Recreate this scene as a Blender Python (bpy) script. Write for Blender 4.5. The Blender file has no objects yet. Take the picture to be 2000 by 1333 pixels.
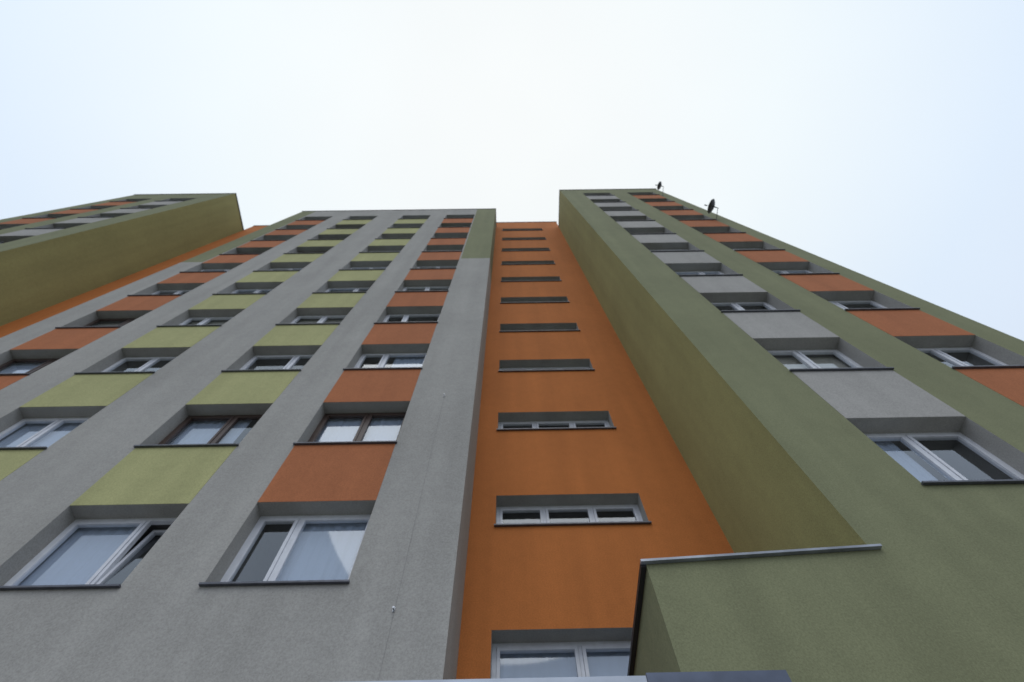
import bpy, bmesh, math, random
from mathutils import Vector, Matrix
random.seed(7)
S = bpy.context.scene
C = S.collection
EYE = 1.6
# ------------------------------------------------------------------ materials
def new_mat(name):
    m = bpy.data.materials.new(name); m.use_nodes = True
    nt = m.node_tree; nt.nodes.clear()
    out = nt.nodes.new('ShaderNodeOutputMaterial')
    return m, nt, out
def N(nt, t, **kw):
    n = nt.nodes.new(t)
    for k, v in kw.items(): setattr(n, k, v)
    return n
def plaster(name, rgb, rough=0.9, streak=0.10, grain=0.19, bump=0.25):
    m, nt, out = new_mat(name); L = nt.links.new
    geo = N(nt, 'ShaderNodeNewGeometry')
    n1 = N(nt, 'ShaderNodeTexNoise'); n1.inputs['Scale'].default_value = 0.55; n1.inputs['Detail'].default_value = 7; n1.inputs['Roughness'].default_value = 0.62
    mp = N(nt, 'ShaderNodeMapping'); mp.inputs['Scale'].default_value = (2.6, 2.6, 0.16)
    n2 = N(nt, 'ShaderNodeTexNoise'); n2.inputs['Scale'].default_value = 1.0; n2.inputs['Detail'].default_value = 5
    n3 = N(nt, 'ShaderNodeTexNoise'); n3.inputs['Scale'].default_value = 55; n3.inputs['Detail'].default_value = 3; n3.inputs['Roughness'].default_value = 0.8
    n4 = N(nt, 'ShaderNodeTexNoise'); n4.inputs['Scale'].default_value = 6; n4.inputs['Detail'].default_value = 6; n4.inputs['Roughness'].default_value = 0.7
    L(geo.outputs['Position'], n1.inputs['Vector']); L(geo.outputs['Position'], mp.inputs['Vector'])
    L(mp.outputs['Vector'], n2.inputs['Vector']); L(geo.outputs['Position'], n3.inputs['Vector']); L(geo.outputs['Position'], n4.inputs['Vector'])
    def rng(src, lo, hi):
        r = N(nt, 'ShaderNodeMapRange'); r.inputs['From Min'].default_value = 0.3; r.inputs['From Max'].default_value = 0.7
        r.inputs['To Min'].default_value = lo; r.inputs['To Max'].default_value = hi
        L(src.outputs['Fac'], r.inputs['Value']); return r.outputs['Result']
    a = rng(n1, 1 - streak*0.8, 1 + streak*0.5); b = rng(n2, 1 - streak, 1 + streak*0.4); c = rng(n3, 1 - grain, 1 + grain); d = rng(n4, 0.95, 1.04)
    m1 = N(nt, 'ShaderNodeMath', operation='MULTIPLY'); L(a, m1.inputs[0]); L(b, m1.inputs[1])
    m0 = N(nt, 'ShaderNodeMath', operation='MULTIPLY'); L(m1.outputs[0], m0.inputs[0]); L(d, m0.inputs[1])
    m2 = N(nt, 'ShaderNodeMath', operation='MULTIPLY'); L(m0.outputs[0], m2.inputs[0]); L(c, m2.inputs[1])
    vm = N(nt, 'ShaderNodeVectorMath', operation='SCALE'); vm.inputs[0].default_value = rgb
    L(m2.outputs[0], vm.inputs['Scale'])
    bs = N(nt, 'ShaderNodeBsdfPrincipled'); bs.inputs['Roughness'].default_value = rough
    bs.inputs['Specular IOR Level'].default_value = 0.25
    L(vm.outputs['Vector'], bs.inputs['Base Color'])
    bp = N(nt, 'ShaderNodeBump'); bp.inputs['Strength'].default_value = bump; bp.inputs['Distance'].default_value = 0.006
    L(n3.outputs['Fac'], bp.inputs['Height']); L(bp.outputs['Normal'], bs.inputs['Normal'])
    L(bs.outputs[0], out.inputs['Surface'])
    return m
def simple(name, rgb, rough=0.5, metal=0.0, var=0.12, scale=9):
    m, nt, out = new_mat(name); L = nt.links.new
    geo = N(nt, 'ShaderNodeNewGeometry')
    n1 = N(nt, 'ShaderNodeTexNoise'); n1.inputs['Scale'].default_value = scale; n1.inputs['Detail'].default_value = 5
    L(geo.outputs['Position'], n1.inputs['Vector'])
    r = N(nt, 'ShaderNodeMapRange'); r.inputs['From Min'].default_value = 0.3; r.inputs['From Max'].default_value = 0.7
    r.inputs['To Min'].default_value = 1-var; r.inputs['To Max'].default_value = 1+var*0.6
    L(n1.outputs['Fac'], r.inputs['Value'])
    vm = N(nt, 'ShaderNodeVectorMath', operation='SCALE'); vm.inputs[0].default_value = rgb
    L(r.outputs['Result'], vm.inputs['Scale'])
    bs = N(nt, 'ShaderNodeBsdfPrincipled'); bs.inputs['Roughness'].default_value = rough; bs.inputs['Metallic'].default_value = metal
    L(vm.outputs['Vector'], bs.inputs['Base Color']); L(bs.outputs[0], out.inputs['Surface'])
    return m
GREY = plaster('grey_plaster', (0.385, 0.375, 0.350))
GREEN = plaster('green_plaster', (0.228, 0.238, 0.135))
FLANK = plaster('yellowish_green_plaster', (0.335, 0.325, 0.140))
ORANGE = plaster('orange_plaster', (0.53, 0.178, 0.048))
RED = plaster('red_orange_plaster', (0.435, 0.158, 0.068))
LIME = plaster('lime_plaster', (0.43, 0.425, 0.205))
PALE = plaster('pale_grey_plaster', (0.40, 0.388, 0.365))
ROOM = simple('painted_room_dimness', (0.12, 0.118, 0.115), 0.9)  # dimness of the unlit rooms put into the colour
ROOF = simple('roof_felt', (0.06, 0.06, 0.065), 0.9)
PVC = simple('white_pvc', (0.70, 0.72, 0.77), 0.35, var=0.08)
WOOD = simple('brown_wood', (0.075, 0.048, 0.038), 0.45)
SILL = simple('slate_sheet_metal', (0.10, 0.105, 0.125), 0.42, 0.4, var=0.25)
COPE = simple('galvanised_sheet', (0.29, 0.31, 0.35), 0.38, 0.5, var=0.4, scale=4)
COPE_SHADE = simple('coping_shade_sheet', (0.03, 0.032, 0.036), 0.5, 0.3)  # same coping sheet, with the shade of its underside painted in
DISHM = simple('grey_dish_paint', (0.085, 0.088, 0.095), 0.6, 0.1)
CANL = simple('pale_blue_sheet', (0.45, 0.50, 0.58), 0.4, 0.2, var=0.15, scale=5)
CAND = simple('dark_blue_sheet', (0.09, 0.11, 0.16), 0.4, 0.3, var=0.3, scale=6)
BLIND = simple('roller_blind', (0.48, 0.45, 0.38), 0.8)
WIRE = simple('weathered_wire', (0.24, 0.24, 0.24), 0.6, 0.2)
ZINC = simple('zinc_clip', (0.42, 0.44, 0.47), 0.35, 0.7)
def make_curtain():
    m, nt, out = new_mat('net_curtain'); L = nt.links.new
    d = N(nt, 'ShaderNodeBsdfDiffuse'); d.inputs['Color'].default_value = (0.46, 0.53, 0.65, 1)
    t = N(nt, 'ShaderNodeBsdfTransparent'); mx = N(nt, 'ShaderNodeMixShader'); mx.inputs[0].default_value = 0.92
    L(t.outputs[0], mx.inputs[1]); L(d.outputs[0], mx.inputs[2]); L(mx.outputs[0], out.inputs['Surface']); return m
CURT = make_curtain()
def make_glass():
    m, nt, out = new_mat('window_glass'); L = nt.links.new
    t = N(nt, 'ShaderNodeBsdfTransparent'); t.inputs['Color'].default_value = (0.90, 0.93, 0.95, 1)
    g = N(nt, 'ShaderNodeBsdfGlossy'); g.inputs['Roughness'].default_value = 0.03; g.inputs['Color'].default_value = (0.90, 0.95, 1, 1)
    geo = N(nt, 'ShaderNodeNewGeometry')
    # two-sided Schlick reflectance of a double-glazed unit
    dp = N(nt, 'ShaderNodeVectorMath', operation='DOT_PRODUCT'); L(geo.outputs['Normal'], dp.inputs[0]); L(geo.outputs['Incoming'], dp.inputs[1])
    ab = N(nt, 'ShaderNodeMath', operation='ABSOLUTE'); L(dp.outputs['Value'], ab.inputs[0])
    sb = N(nt, 'ShaderNodeMath', operation='SUBTRACT'); sb.inputs[0].default_value = 1.0; L(ab.outputs[0], sb.inputs[1])
    pw = N(nt, 'ShaderNodeMath', operation='POWER'); L(sb.outputs[0], pw.inputs[0]); pw.inputs[1].default_value = 4.0
    ma = N(nt, 'ShaderNodeMath', operation='MULTIPLY_ADD'); L(pw.outputs[0], ma.inputs[0]); ma.inputs[1].default_value = 0.86; ma.inputs[2].default_value = 0.14
    mx = N(nt, 'ShaderNodeMixShader'); L(ma.outputs[0], mx.inputs[0]); L(t.outputs[0], mx.inputs[1]); L(g.outputs[0], mx.inputs[2])
    L(mx.outputs[0], out.inputs['Surface']); return m
GLASS = make_glass()
# ------------------------------------------------------------------ mesh helpers
class MB:
    def __init__(s): s.v = []; s.f = []; s.m = []
    def quad(s, a, b, c, d, m=0):
        i = len(s.v); s.v += [a, b, c, d]; s.f.append((i, i+1, i+2, i+3)); s.m.append(m)
    def box(s, x0, x1, y0, y1, z0, z1, m=0, fn=None):
        p = [(x, y, z) for x in (x0, x1) for y in (y0, y1) for z in (z0, z1)]
        if fn: p = [fn(*q) for q in p]
        i = len(s.v); s.v += p
        for q in ((0,1,3,2),(4,6,7,5),(0,4,5,1),(2,3,7,6),(0,2,6,4),(1,5,7,3)):
            s.f.append(tuple(i+k for k in q)); s.m.append(m)
    def tube(s, a, b, r, n=10, m=0):
        a = Vector(a); b = Vector(b); d = (b-a).normalized()
        u = d.orthogonal().normalized(); w = d.cross(u); i = len(s.v)
        for p in (a, b):
            for k in range(n):
                t = 2*math.pi*k/n; s.v.append(tuple(p + u*r*math.cos(t) + w*r*math.sin(t)))
        for k in range(n):
            s.f.append((i+k, i+(k+1) % n, i+n+(k+1) % n, i+n+k)); s.m.append(m)
        s.f.append(tuple(i+k for k in range(n))[::-1]); s.m.append(m)
        s.f.append(tuple(i+n+k for k in range(n))); s.m.append(m)
    def mesh(s, name, mats):
        me = bpy.data.meshes.new(name); me.from_pydata(s.v, [], s.f)
        for k in mats: me.materials.append(k)
        for p, k in zip(me.polygons, s.m): p.material_index = k
        bm = bmesh.new(); bm.from_mesh(me); bmesh.ops.remove_doubles(bm, verts=bm.verts, dist=1e-5)
        bm.to_mesh(me); bm.free(); me.update(); return me
def put(name, me, parent=None, loc=(0, 0, 0), label=None):
    o = bpy.data.objects.new(name, me); C.objects.link(o); o.parent = parent; o.location = loc
    if label: o['label'] = label
    return o
def thing(name, loc, label, cat, group=None):
    o = put(name, None, None, loc, label); o['category'] = cat
    if group: o['group'] = group
    return o
# ------------------------------------------------------------------ the building
ROOT = Vector((-6.7, 5.8, 0))
B = thing('apartment_building', ROOT, 'tall staggered apartment block in grey, green and orange render with rows of recessed windows', 'building')
def rel(x, y, z): return (x-ROOT.x, y-ROOT.y, z-ROOT.z)
FLOOR = 2.75
RV = 0.32
def wall_block(label, X0, X1, d, back, top, openings, mats, colour, xbreaks=(), zbreaks=(), name='tower_wall', reveal=1, room=2, roof=3):
    """front face with real holes, plastered reveals and a dark room behind each hole"""
    mb = MB()
    xs = sorted({X0, X1, *xbreaks, *[v for o in openings for v in o[:2]]})
    zs = sorted({0.0, top, *zbreaks, *[v for o in openings for v in o[2:]]})
    for i in range(len(xs)-1):
        for j in range(len(zs)-1):
            cx = (xs[i]+xs[i+1])/2; cz = (zs[j]+zs[j+1])/2
            if any(o[0] < cx < o[1] and o[2] < cz < o[3] for o in openings): continue
            mb.quad((xs[i], d, zs[j]), (xs[i+1], d, zs[j]), (xs[i+1], d, zs[j+1]), (xs[i], d, zs[j+1]), colour(cx, cz))
    for (a, b, z0, z1) in openings:
        for (y0, y1, m) in ((d, d+RV, reveal), (d+RV, d+1.3, room)):
            mb.quad((a, y0, z0), (a, y0, z1), (a, y1, z1), (a, y1, z0), m)
            mb.quad((b, y0, z0), (b, y1, z0), (b, y1, z1), (b, y0, z1), m)
            mb.quad((a, y0, z1), (b, y0, z1), (b, y1, z1), (a, y1, z1), m)
            mb.quad((a, y0, z0), (a, y1, z0), (b, y1, z0), (b, y0, z0), m)
        mb.quad((a, d+1.3, z0), (a, d+1.3, z1), (b, d+1.3, z1), (b, d+1.3, z0), room)
    s = colour(None, None)
    zz = [0.0, *sorted(zbreaks), top]
    for X in (X0, X1):
        for k in range(len(zz)-1):
            mb.quad((X, d, zz[k]), (X, back, zz[k]), (X, back, zz[k+1]), (X, d, zz[k+1]), colour(X, (zz[k]+zz[k+1])/2))
    mb.quad((X0, back, 0), (X1, back, 0), (X1, back, top), (X0, back, top), s)
    mb.quad((X0, d, top), (X1, d, top), (X1, back, top), (X0, back, top), roof)
    o2 = put(name, mb.mesh(name, mats), B, rel(0, 0, 0), label)
    # coping on the parapet
    cp = MB(); q = 0.03; lz = 0.035
    cp.box(X0-q, X1+q, d-q, d+0.30, top+0.003, top+0.035)
    cp.box(X0-q, X0+0.30, d+0.301, back, top+0.003, top+0.035); cp.box(X1-0.30, X1+q, d+0.301, back, top+0.003, top+0.035)
    cp.box(X0-q, X1+q, d-q, d-q+0.008, top-lz, top+0.002)
    cp.box(X0-q, X0-q+0.008, d-q+0.009, back, top-lz, top+0.002); cp.box(X1+q-0.008, X1+q, d-q+0.009, back, top-lz, top+0.002)
    put('parapet_coping', cp.mesh('parapet_coping', [SILL]), o2)
    return o2
# ---- windows (meshes cached by size and kind)
cache = {}
def memo(key, fn):
    if key not in cache: cache[key] = fn()
    return cache[key]
def sash_spans(w, splits):
    e = [0.055] + [s*w for s in splits] + [w-0.055]
    return [(e[i] + (0.022 if i else 0.0), e[i+1] - (0.022 if i < len(e)-2 else 0.0)) for i in range(len(e)-1)]
def tilt_fn(on):
    return (lambda x, y, z: (x, y + (z-0.07)*0.13, z)) if on else None
def frame_mesh(w, h, splits, mat, tilt):
    mb = MB(); z0 = 0.016
    mb.box(0, 0.055, 0.24, 0.31, z0, h); mb.box(w-0.055, w, 0.24, 0.31, z0, h)
    mb.box(0.055, w-0.055, 0.24, 0.31, z0, z0+0.055); mb.box(0.055, w-0.055, 0.24, 0.31, h-0.055, h)
    for s in splits: mb.box(s*w-0.022, s*w+0.022, 0.243, 0.308, z0+0.055, h-0.055)
    sp = sash_spans(w, splits)
    for i, (a, b) in enumerate(sp):
        fn = tilt_fn(tilt and i == len(sp)-1); t = 0.048; za = z0+0.055; zb = h-0.055; g = 0.004
        mb.box(a+g, a+t, 0.232, 0.295, za+g, zb-g, 0, fn); mb.box(b-t, b-g, 0.232, 0.295, za+g, zb-g, 0, fn)
        mb.box(a+t, b-t, 0.232, 0.295, za+g, za+t, 0, fn); mb.box(a+t, b-t, 0.232, 0.295, zb-t, zb-g, 0, fn)
    return mb.mesh('window', [mat])
def pane_mesh(w, h, splits, tilt):
    mb = MB(); z0 = 0.016+0.10; z1 = h-0.10; sp = sash_spans(w, splits)
    for i, (a, b) in enumerate(sp):
        fn = tilt_fn(tilt and i == len(sp)-1) or (lambda x, y, z: (x, y, z)); a += 0.044; b -= 0.044
        mb.quad(fn(a, 0.262, z0-0.004), fn(b, 0.262, z0-0.004), fn(b, 0.262, z1+0.004), fn(a, 0.262, z1+0.004))
    return mb.mesh('pane', [GLASS])
def sill_mesh(w):
    mb = MB()
    mb.box(-0.025, w+0.025, -0.045, -0.006, -0.016, 0.009)
    mb.box(0.001, w-0.001, -0.0055, 0.235, 0.003, 0.013)
    return mb.mesh('sill', [SILL])
def curtain_mesh(w, h, a, b, seed):
    rr = random.Random(seed); mb = MB(); n = 48; ph = rr.random()*6; k = 26+rr.random()*14
    P = [(w*(a+(b-a)*i/n), 0.345 + 0.008*math.sin(k*(a+(b-a)*i/n)*w+ph) + 0.005*math.sin(2.3*k*i/n)) for i in range(n+1)]
    for i in range(n):
        (xa, ya), (xb, yb) = P[i], P[i+1]
        mb.quad((xa, ya, 0.02), (xb, yb, 0.02), (xb, yb, h-0.01), (xa, ya, h-0.01))
    me = mb.mesh('curtain', [CURT])
    for p in me.polygons: p.use_smooth = True
    return me
def blind_mesh(w, h, frac):
    mb = MB(); mb.box(0.06, w-0.06, 0.362, 0.367, h*(1-frac), h-0.07); mb.tube((0.06, 0.385, h-0.075), (w-0.06, 0.385, h-0.075), 0.018)
    return mb.mesh('blind', [BLIND])
CUR = {'full': (0.01, 0.99), 'left': (0.01, 0.42), 'right': (0.34, 0.99), 'half': (0.48, 0.99), 'most': (0.01, 0.72), 'wide': (0.01, 0.63)}
def window(x, y, z, w, h, splits=(0.5,), mat='w', tilt=False, cur='full', blind=0, label=None, seed=0):
    o = put('window', memo(('f', w, h, splits, mat, tilt), lambda: frame_mesh(w, h, splits, PVC if mat == 'w' else WOOD, tilt)), B, rel(x, y, z), label)
    put('pane', memo(('p', w, h, splits, tilt), lambda: pane_mesh(w, h, splits, tilt)), o)
    put('sill', memo(('s', w), lambda: sill_mesh(w)), o)
    if cur in CUR:
        put('curtain', memo(('c', w, h, cur, seed % 4), lambda: curtain_mesh(w, h, *CUR[cur], seed % 4)), o)
    if blind: put('blind', memo(('b', w, h, blind), lambda: blind_mesh(w, h, blind)), o)
    return o
def panel(parent, x0, x1, d, z0, z1, mat):
    w = x1-x0; h = z1-z0
    def mk():
        mb = MB(); mb.box(0, w, -0.004, 0.0, 0, h); return mb.mesh('spandrel_panel', [mat])
    put('spandrel_panel', memo(('sp', round(w, 3), round(h, 3), mat.name), mk), parent, (x0, d, z0))
NR = 10
def tower(label, X0, X1, d, top, z0, hh, cols, main, strip=None):
    ops = []
    for (a, b, *_ ) in cols:
        for k in range(NR):
            z = z0 + FLOOR*k; ops.append((a, b, z, z+hh))
    def colour(cx, cz):
        if cx is None: return 0
        if strip and cz > strip[2] and (cx < strip[0] or cx > strip[1]): return 4
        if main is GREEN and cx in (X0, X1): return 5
        return 0
    t = wall_block(label, X0, X1, d, 15.0, top, ops, [main, GREY, ROOM, ROOF, GREEN, FLANK], colour,
                   xbreaks=(strip[:2] if strip else ()), zbreaks=((strip[2],) if strip else ()))
    for ci, (a, b, pm, key) in enumerate(cols):
        for k in range(NR):
            z = z0 + FLOOR*k
            if k < NR-1: panel(t, a, b, d, z+hh, z+FLOOR-0.018, pm)
            rr = random.Random(ci*131+k*17+int(X0*10))
            args = dict(splits=(rr.choice((0.36, 0.5, 0.5, 0.62)),), mat=rr.choice('wwwwb'), cur=rr.choice(('full', 'left', 'right', 'half', 'most', 'none', 'none')),
                        blind=rr.choice((0, 0, 0, 0.3, 0.55)), seed=rr.randint(0, 99))
            args.update(SPECIAL.get((key, k), {}))
            window(a, d, z, round(b-a, 3), hh, **args)
    return t
SPECIAL = {
 ('m4', 0): dict(splits=(0.36,), mat='w', cur='right', blind=0, label='white window with a wide pale curtained right pane'),
 ('m3', 0): dict(splits=(0.64,), mat='w', cur='wide', tilt=True, blind=0, label='white window with its right sash tilted open'),
 ('m4', 1): dict(splits=(0.52,), mat='b', cur='full', blind=0, label='brown framed window with pale curtains'),
 ('m3', 1): dict(splits=(0.56,), mat='b', cur='most', blind=0, label='brown framed window with one darker pane'),
 ('m2', 1): dict(splits=(0.46,), mat='w', cur='full', blind=0),
 ('m4', 2): dict(splits=(0.36,), mat='w', cur='half', blind=0),
 ('m3', 2): dict(splits=(0.64,), mat='w', cur='none', blind=0),
 ('m2', 2): dict(splits=(0.5,), mat='w', cur='none', blind=0),
 ('m4', 3): dict(splits=(0.36,), mat='w', cur='none', blind=0),
 ('ra', 0): dict(splits=(0.5,), mat='w', cur='left', blind=0),
 ('ra', 1): dict(splits=(0.5,), mat='w', cur='none', blind=0.55),
 ('ra', 2): dict(splits=(0.5,), mat='w', cur='none', blind=0),
 ('rb', 1): dict(splits=(0.5,), mat='w', cur='none', blind=0),
}
D_MID, D_FRONT, D_STAIR = 4.70, 3.58, 5.80
mid = tower('grey tower face with orange and lime panels between its windows', -12.6, -0.65, D_MID, 32.5+EYE, 4.27+EYE, 1.38,
      [(-11.69, -10.07, RED, 'm1'), (-9.08, -7.46, LIME, 'm2'), (-6.01, -4.39, LIME, 'm3'), (-3.46, -1.84, RED, 'm4')], GREY,
      strip=(-11.75, -1.78, 19.6+EYE))
right = tower('green tower with grey and orange panels, standing forward on the right', 3.27, 9.08, D_FRONT, 32.1+EYE, 4.40+EYE, 1.35,
      [(4.42, 6.00, PALE, 'ra'), (6.98, 8.48, RED, 'rb')], GREEN)
LX = -16.48
left = tower('far green tower with a broad bare flank, standing forward on the left', -22.6, LX, D_FRONT, 32.5+EYE, 4.40+EYE, 1.35,
      [(-19.25, -17.67, PALE, 'la'), (-21.73, -20.23, RED, 'lb')], GREEN)
# ---- stairwell walls, orange, set back between the towers
SW0, SW1 = -0.24, 2.19
ops = [(SW0, SW1, 6.31+EYE+FLOOR*k, 7.04+EYE+FLOOR*k) for k in range(NR)]
ops.append((-0.26, 2.19, 3.30+EYE, 4.51+EYE))
wall_block('orange stairwell wall set back between the grey and green towers', -0.66, 3.28, D_STAIR, 15.2, 34.0+EYE, ops, [ORANGE, GREY, ROOM, ROOF], lambda a, b: 0, name='stairwell_wall')
wall_block('narrow strip of orange stairwell wall beside the far green tower', LX-0.01, -12.59, D_STAIR, 15.2, 34.0+EYE, [], [ORANGE, GREY, ROOM, ROOF], lambda a, b: 0, name='stairwell_wall')
for k in range(NR):
    window(SW0, D_STAIR, 6.31+EYE+FLOOR*k, round(SW1-SW0, 3), 0.73, splits=(0.333, 0.667), cur='none')
window(-0.26, D_STAIR, 3.30+EYE, 2.45, 1.21, splits=(0.45,), cur='full', label='lowest stairwell window with two tall panes')
# ---- entrance annex beside the green tower
AX = 1.19; zl = 3.40+EYE; zr = 3.52+EYE; yf = D_FRONT; yb = D_STAIR-0.002
mb = MB()
mb.quad((AX, yf, 0), (3.27, yf, 0), (3.27, yf, zr), (AX, yf, zl))
mb.quad((AX, yb, 0), (AX, yf, 0), (AX, yf, zl), (AX, yb, zl))
mb.quad((AX, yf, zl), (3.27, yf, zr), (3.27, yb, zr), (AX, yb, zl), 1)
an = put('entrance_annex', mb.mesh('entrance_annex', [GREEN, ROOF]), B, rel(0, 0, 0), 'low green annex wall with a pale metal coping')
mb = MB()
sl = (zr-zl)/(3.27-AX)
fn = lambda x, y, z: (x, y, z + zl + (x-AX)*sl)
mb.box(AX-0.05, 3.36, yf-0.045, yf-0.004, -0.009, 0.016, 0, fn)
mb.box(AX-0.05, 3.27-0.002, yf-0.004, yf+0.25, 0.006, 0.016, 0, fn)
mb.box(AX-0.05, AX-0.004, yf-0.003, yb, -0.03, 0.016, 1, fn)  # left lip coloured dark to stand for its shaded underside
mb.box(AX-0.003, AX+0.2, yf+0.251, yb, 0.006, 0.016, 1, fn)
put('coping', mb.mesh('coping', [COPE, COPE_SHADE]), an)
# ---- entrance canopy
CY = 2.25; CZ = 1.513+EYE
mb = MB(); mb.box(-0.84, 1.186, CY+0.02, 4.695, CZ-0.16, CZ-0.006)
cn = put('entrance_canopy', mb.mesh('entrance_canopy', [CANL]), B, rel(0, 0, 0), 'pale metal entrance canopy at the foot of the orange wall')
mb = MB(); mb.box(-0.86, 0.588, CY, CY+0.018, CZ-0.19, CZ+0.0); put('fascia', mb.mesh('fascia', [CANL]), cn)
mb = MB(); mb.box(0.59, 1.215, CY-0.004, CY+0.018, CZ-0.20, CZ+0.010); mb.box(0.60, 1.186, CY+0.0185, CY+0.12, CZ-0.004, CZ+0.009)
put('end_cover', mb.mesh('end_cover', [CAND]), cn)
# ---- wire and clips on the grey pier
mb = MB(); mb.tube((-1.26, D_MID-0.003, 0.0), (-1.225, D_MID-0.003, 8.6+EYE), 0.0010, 6)
put('conductor_wire', mb.mesh('conductor_wire', [WIRE]), B, rel(0, 0, 0))
for x, h in ((-1.25, 3.91), (-1.225, 8.57)):
    mb = MB(); mb.box(-0.012, 0.012, -0.010, 0.0, -0.026, 0.026); mb.tube((0, -0.010, 0), (0, -0.04, 0.0), 0.009, 10); mb.tube((0, -0.04, 0), (0, -0.047, 0), 0.013, 10)
    put('wire_clip', mb.mesh('wire_clip', [ZINC]), B, rel(x, D_MID, h+EYE))
# ------------------------------------------------------------------ satellite dishes
def dish(loc, R, label):
    t = thing('satellite_dish', loc, label, 'satellite dish', 'satellite dishes on the green tower')
    ax = Vector((-0.70, -0.12, 0.70)).normalized(); u = ax.cross(Vector((0, 0, 1))).normalized(); v = u.cross(ax)
    c = Vector((-0.12, -0.48, 0.28)); mb = MB(); n = 32; rings = 6
    P = []
    for i in range(rings+1):
        r = R*i/rings
        P.append([c + (u*math.cos(2*math.pi*k/n) + v*math.sin(2*math.pi*k/n)*1.0)*r + ax*(0.36*r*r/R - 0.36*R*0.5) for k in range(n)])
    for i in range(rings):
        for k in range(n):
            mb.quad(tuple(P[i][k]), tuple(P[i][(k+1) % n]), tuple(P[i+1][(k+1) % n]), tuple(P[i+1][k]))
    me = mb.mesh('reflector', [DISHM]); put('reflector', me, t)
    for p in me.polygons: p.use_smooth = True
    foc = c + ax*(R*0.75) - v*R*0.45
    mb = MB(); mb.tube(c - v*R*0.95, foc, 0.010); put('feed_arm', mb.mesh('feed_arm', [DISHM]), t)
    mb = MB(); mb.tube(foc - ax*0.04, foc + ax*0.06, 0.024, 14); put('receiver', mb.mesh('receiver', [DISHM]), t)
    pole = c - ax*0.14
    mb = MB(); mb.tube((pole.x, pole.y, -0.08), (pole.x, pole.y, 0.24), 0.016, 12); mb.tube((pole.x, pole.y, 0.18), c - ax*R*0.12, 0.022, 12)
    put('mast', mb.mesh('mast', [DISHM]), t)
    mb = MB(); mb.tube((pole.x, pole.y, -0.05), (pole.x, -0.012, -0.05), 0.012, 10); mb.box(pole.x-0.06, pole.x+0.06, -0.012, 0.0, -0.14, 0.05)
    put('wall_bracket', mb.mesh('wall_bracket', [DISHM]), t)
dish((8.56, D_FRONT, 21.05+EYE), 0.30, 'larger dark satellite dish lower on the right edge of the green tower')
dish((8.64, D_FRONT, 29.0+EYE), 0.23, 'small dark satellite dish near the roof corner of the green tower')
# ------------------------------------------------------------------ ground
mb = MB(); mb.quad((-600, -600, 0), (600, -600, 0), (600, 600, 0), (-600, 600, 0))
g = put('ground', mb.mesh('ground', [simple('wet_grass', (0.07, 0.08, 0.045), 0.95, var=0.4, scale=1.5)])); g['kind'] = 'structure'
mb = MB(); mb.quad((-30, -9, 0.004), (16, -9, 0.004), (16, 3.578, 0.004), (-30, 3.578, 0.004))
mb.quad((-16.4, 3.578, 0.004), (1.18, 3.578, 0.004), (1.18, 4.69, 0.004), (-16.4, 4.69, 0.004))
g = put('pavement', mb.mesh('pavement', [simple('concrete_paving', (0.32, 0.32, 0.31), 0.9, var=0.25, scale=3)])); g['kind'] = 'structure'
# ------------------------------------------------------------------ sky and light
W = bpy.data.worlds.new('World'); S.world = W; W.use_nodes = True
nt = W.node_tree; nt.nodes.clear(); L = nt.links.new
wo = N(nt, 'ShaderNodeOutputWorld'); bg = N(nt, 'ShaderNodeBackground')
tc = N(nt, 'ShaderNodeTexCoord'); sep = N(nt, 'ShaderNodeSeparateXYZ'); L(tc.outputs['Generated'], sep.inputs[0])
ramp = N(nt, 'ShaderNodeValToRGB'); L(sep.outputs['Z'], ramp.inputs['Fac'])
e = ramp.color_ramp.elements
e[0].position = 0.0; e[0].color = (0.65, 0.70, 0.84, 1)
e[1].position = 1.0; e[1].color = (0.97, 1.0, 1.0, 1)
for p, c in ((0.45, (0.71, 0.79, 0.95, 1)), (0.74, (0.76, 0.87, 1.0, 1)), (0.90, (0.90, 0.97, 1.0, 1))):
    q = e.new(p); q.color = c
nz = N(nt, 'ShaderNodeTexNoise'); nz.inputs['Scale'].default_value = 1.6; nz.inputs['Detail'].default_value = 3; L(tc.outputs['Generated'], nz.inputs['Vector'])
mr = N(nt, 'ShaderNodeMapRange'); mr.inputs['From Min'].default_value = 0.3; mr.inputs['From Max'].default_value = 0.7; mr.inputs['To Min'].default_value = 1.0; mr.inputs['To Max'].default_value = 1.06
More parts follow.
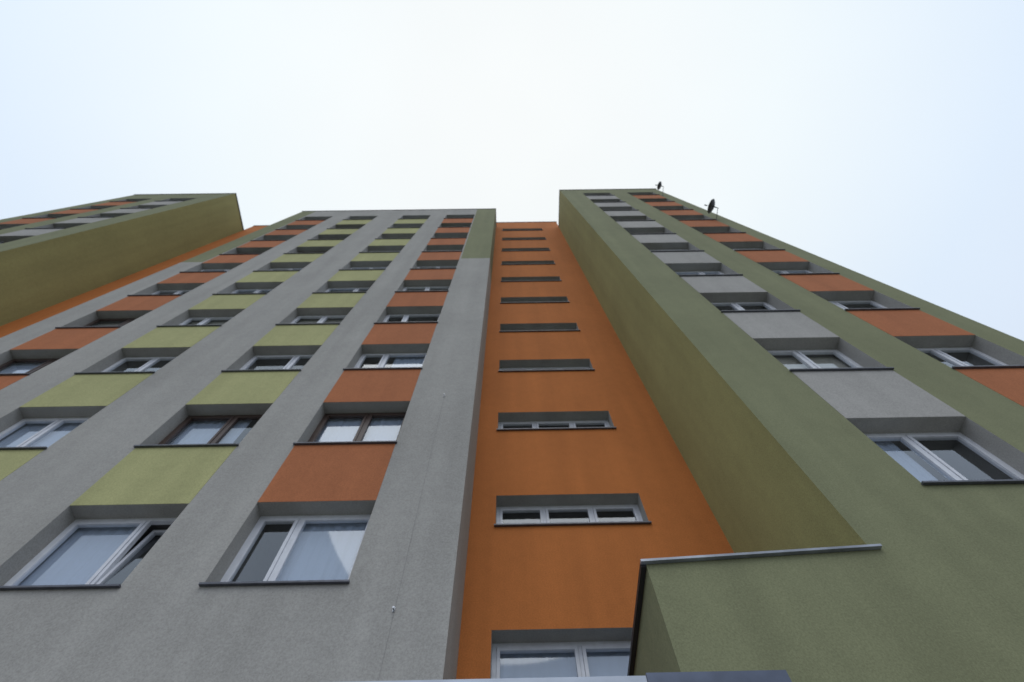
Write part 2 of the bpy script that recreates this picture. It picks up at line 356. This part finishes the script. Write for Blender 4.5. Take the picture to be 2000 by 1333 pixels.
L(nz.outputs['Fac'], mr.inputs['Value'])
sc = N(nt, 'ShaderNodeVectorMath', operation='SCALE'); L(ramp.outputs['Color'], sc.inputs[0]); L(mr.outputs['Result'], sc.inputs['Scale'])
sky = N(nt, 'ShaderNodeTexSky', sky_type='NISHITA'); sky.sun_disc = False; sky.sun_elevation = math.radians(55); sky.sun_rotation = math.radians(180)
bg2 = N(nt, 'ShaderNodeBackground'); L(sky.outputs['Color'], bg2.inputs['Color']); bg2.inputs['Strength'].default_value = 0.08
L(sc.outputs['Vector'], bg.inputs['Color']); bg.inputs['Strength'].default_value = 1.0
mx = N(nt, 'ShaderNodeMixShader'); mx.inputs[0].default_value = 0.05
L(bg.outputs[0], mx.inputs[1]); L(bg2.outputs[0], mx.inputs[2]); L(mx.outputs[0], wo.inputs['Surface'])
sd = bpy.data.lights.new('sun', 'SUN'); sd.energy = 0.5; sd.angle = math.radians(40); sd.color = (1, 0.97, 0.93)
so = bpy.data.objects.new('sun', sd); C.objects.link(so); so.rotation_euler = (math.radians(35), 0, 0); so.location = (0, -10, 40)
# ------------------------------------------------------------------ camera
u = Vector((-14, -418.5, 1000)).normalized()
r = Vector((1, -0.015, 0.0077)); r = (r - u*r.dot(u)).normalized()
f = u.cross(r)
def w(v): return Vector((r.dot(v), f.dot(v), u.dot(v)))
cr, cu, cb = w(Vector((1, 0, 0))), w(Vector((0, -1, 0))), w(Vector((0, 0, -1)))
cam = bpy.data.cameras.new('camera'); co = bpy.data.objects.new('camera', cam); C.objects.link(co)
co.matrix_world = Matrix(((cr.x, cu.x, cb.x, 0), (cr.y, cu.y, cb.y, 0), (cr.z, cu.z, cb.z, EYE), (0, 0, 0, 1)))
cam.sensor_width = 36; cam.lens = 18; cam.clip_start = 0.05; cam.clip_end = 2000
cam.dof.use_dof = True; cam.dof.focus_distance = 3.0; cam.dof.aperture_fstop = 2.0
S.camera = co
S.view_settings.view_transform = 'Standard'; S.view_settings.look = 'None'; S.view_settings.exposure = 0
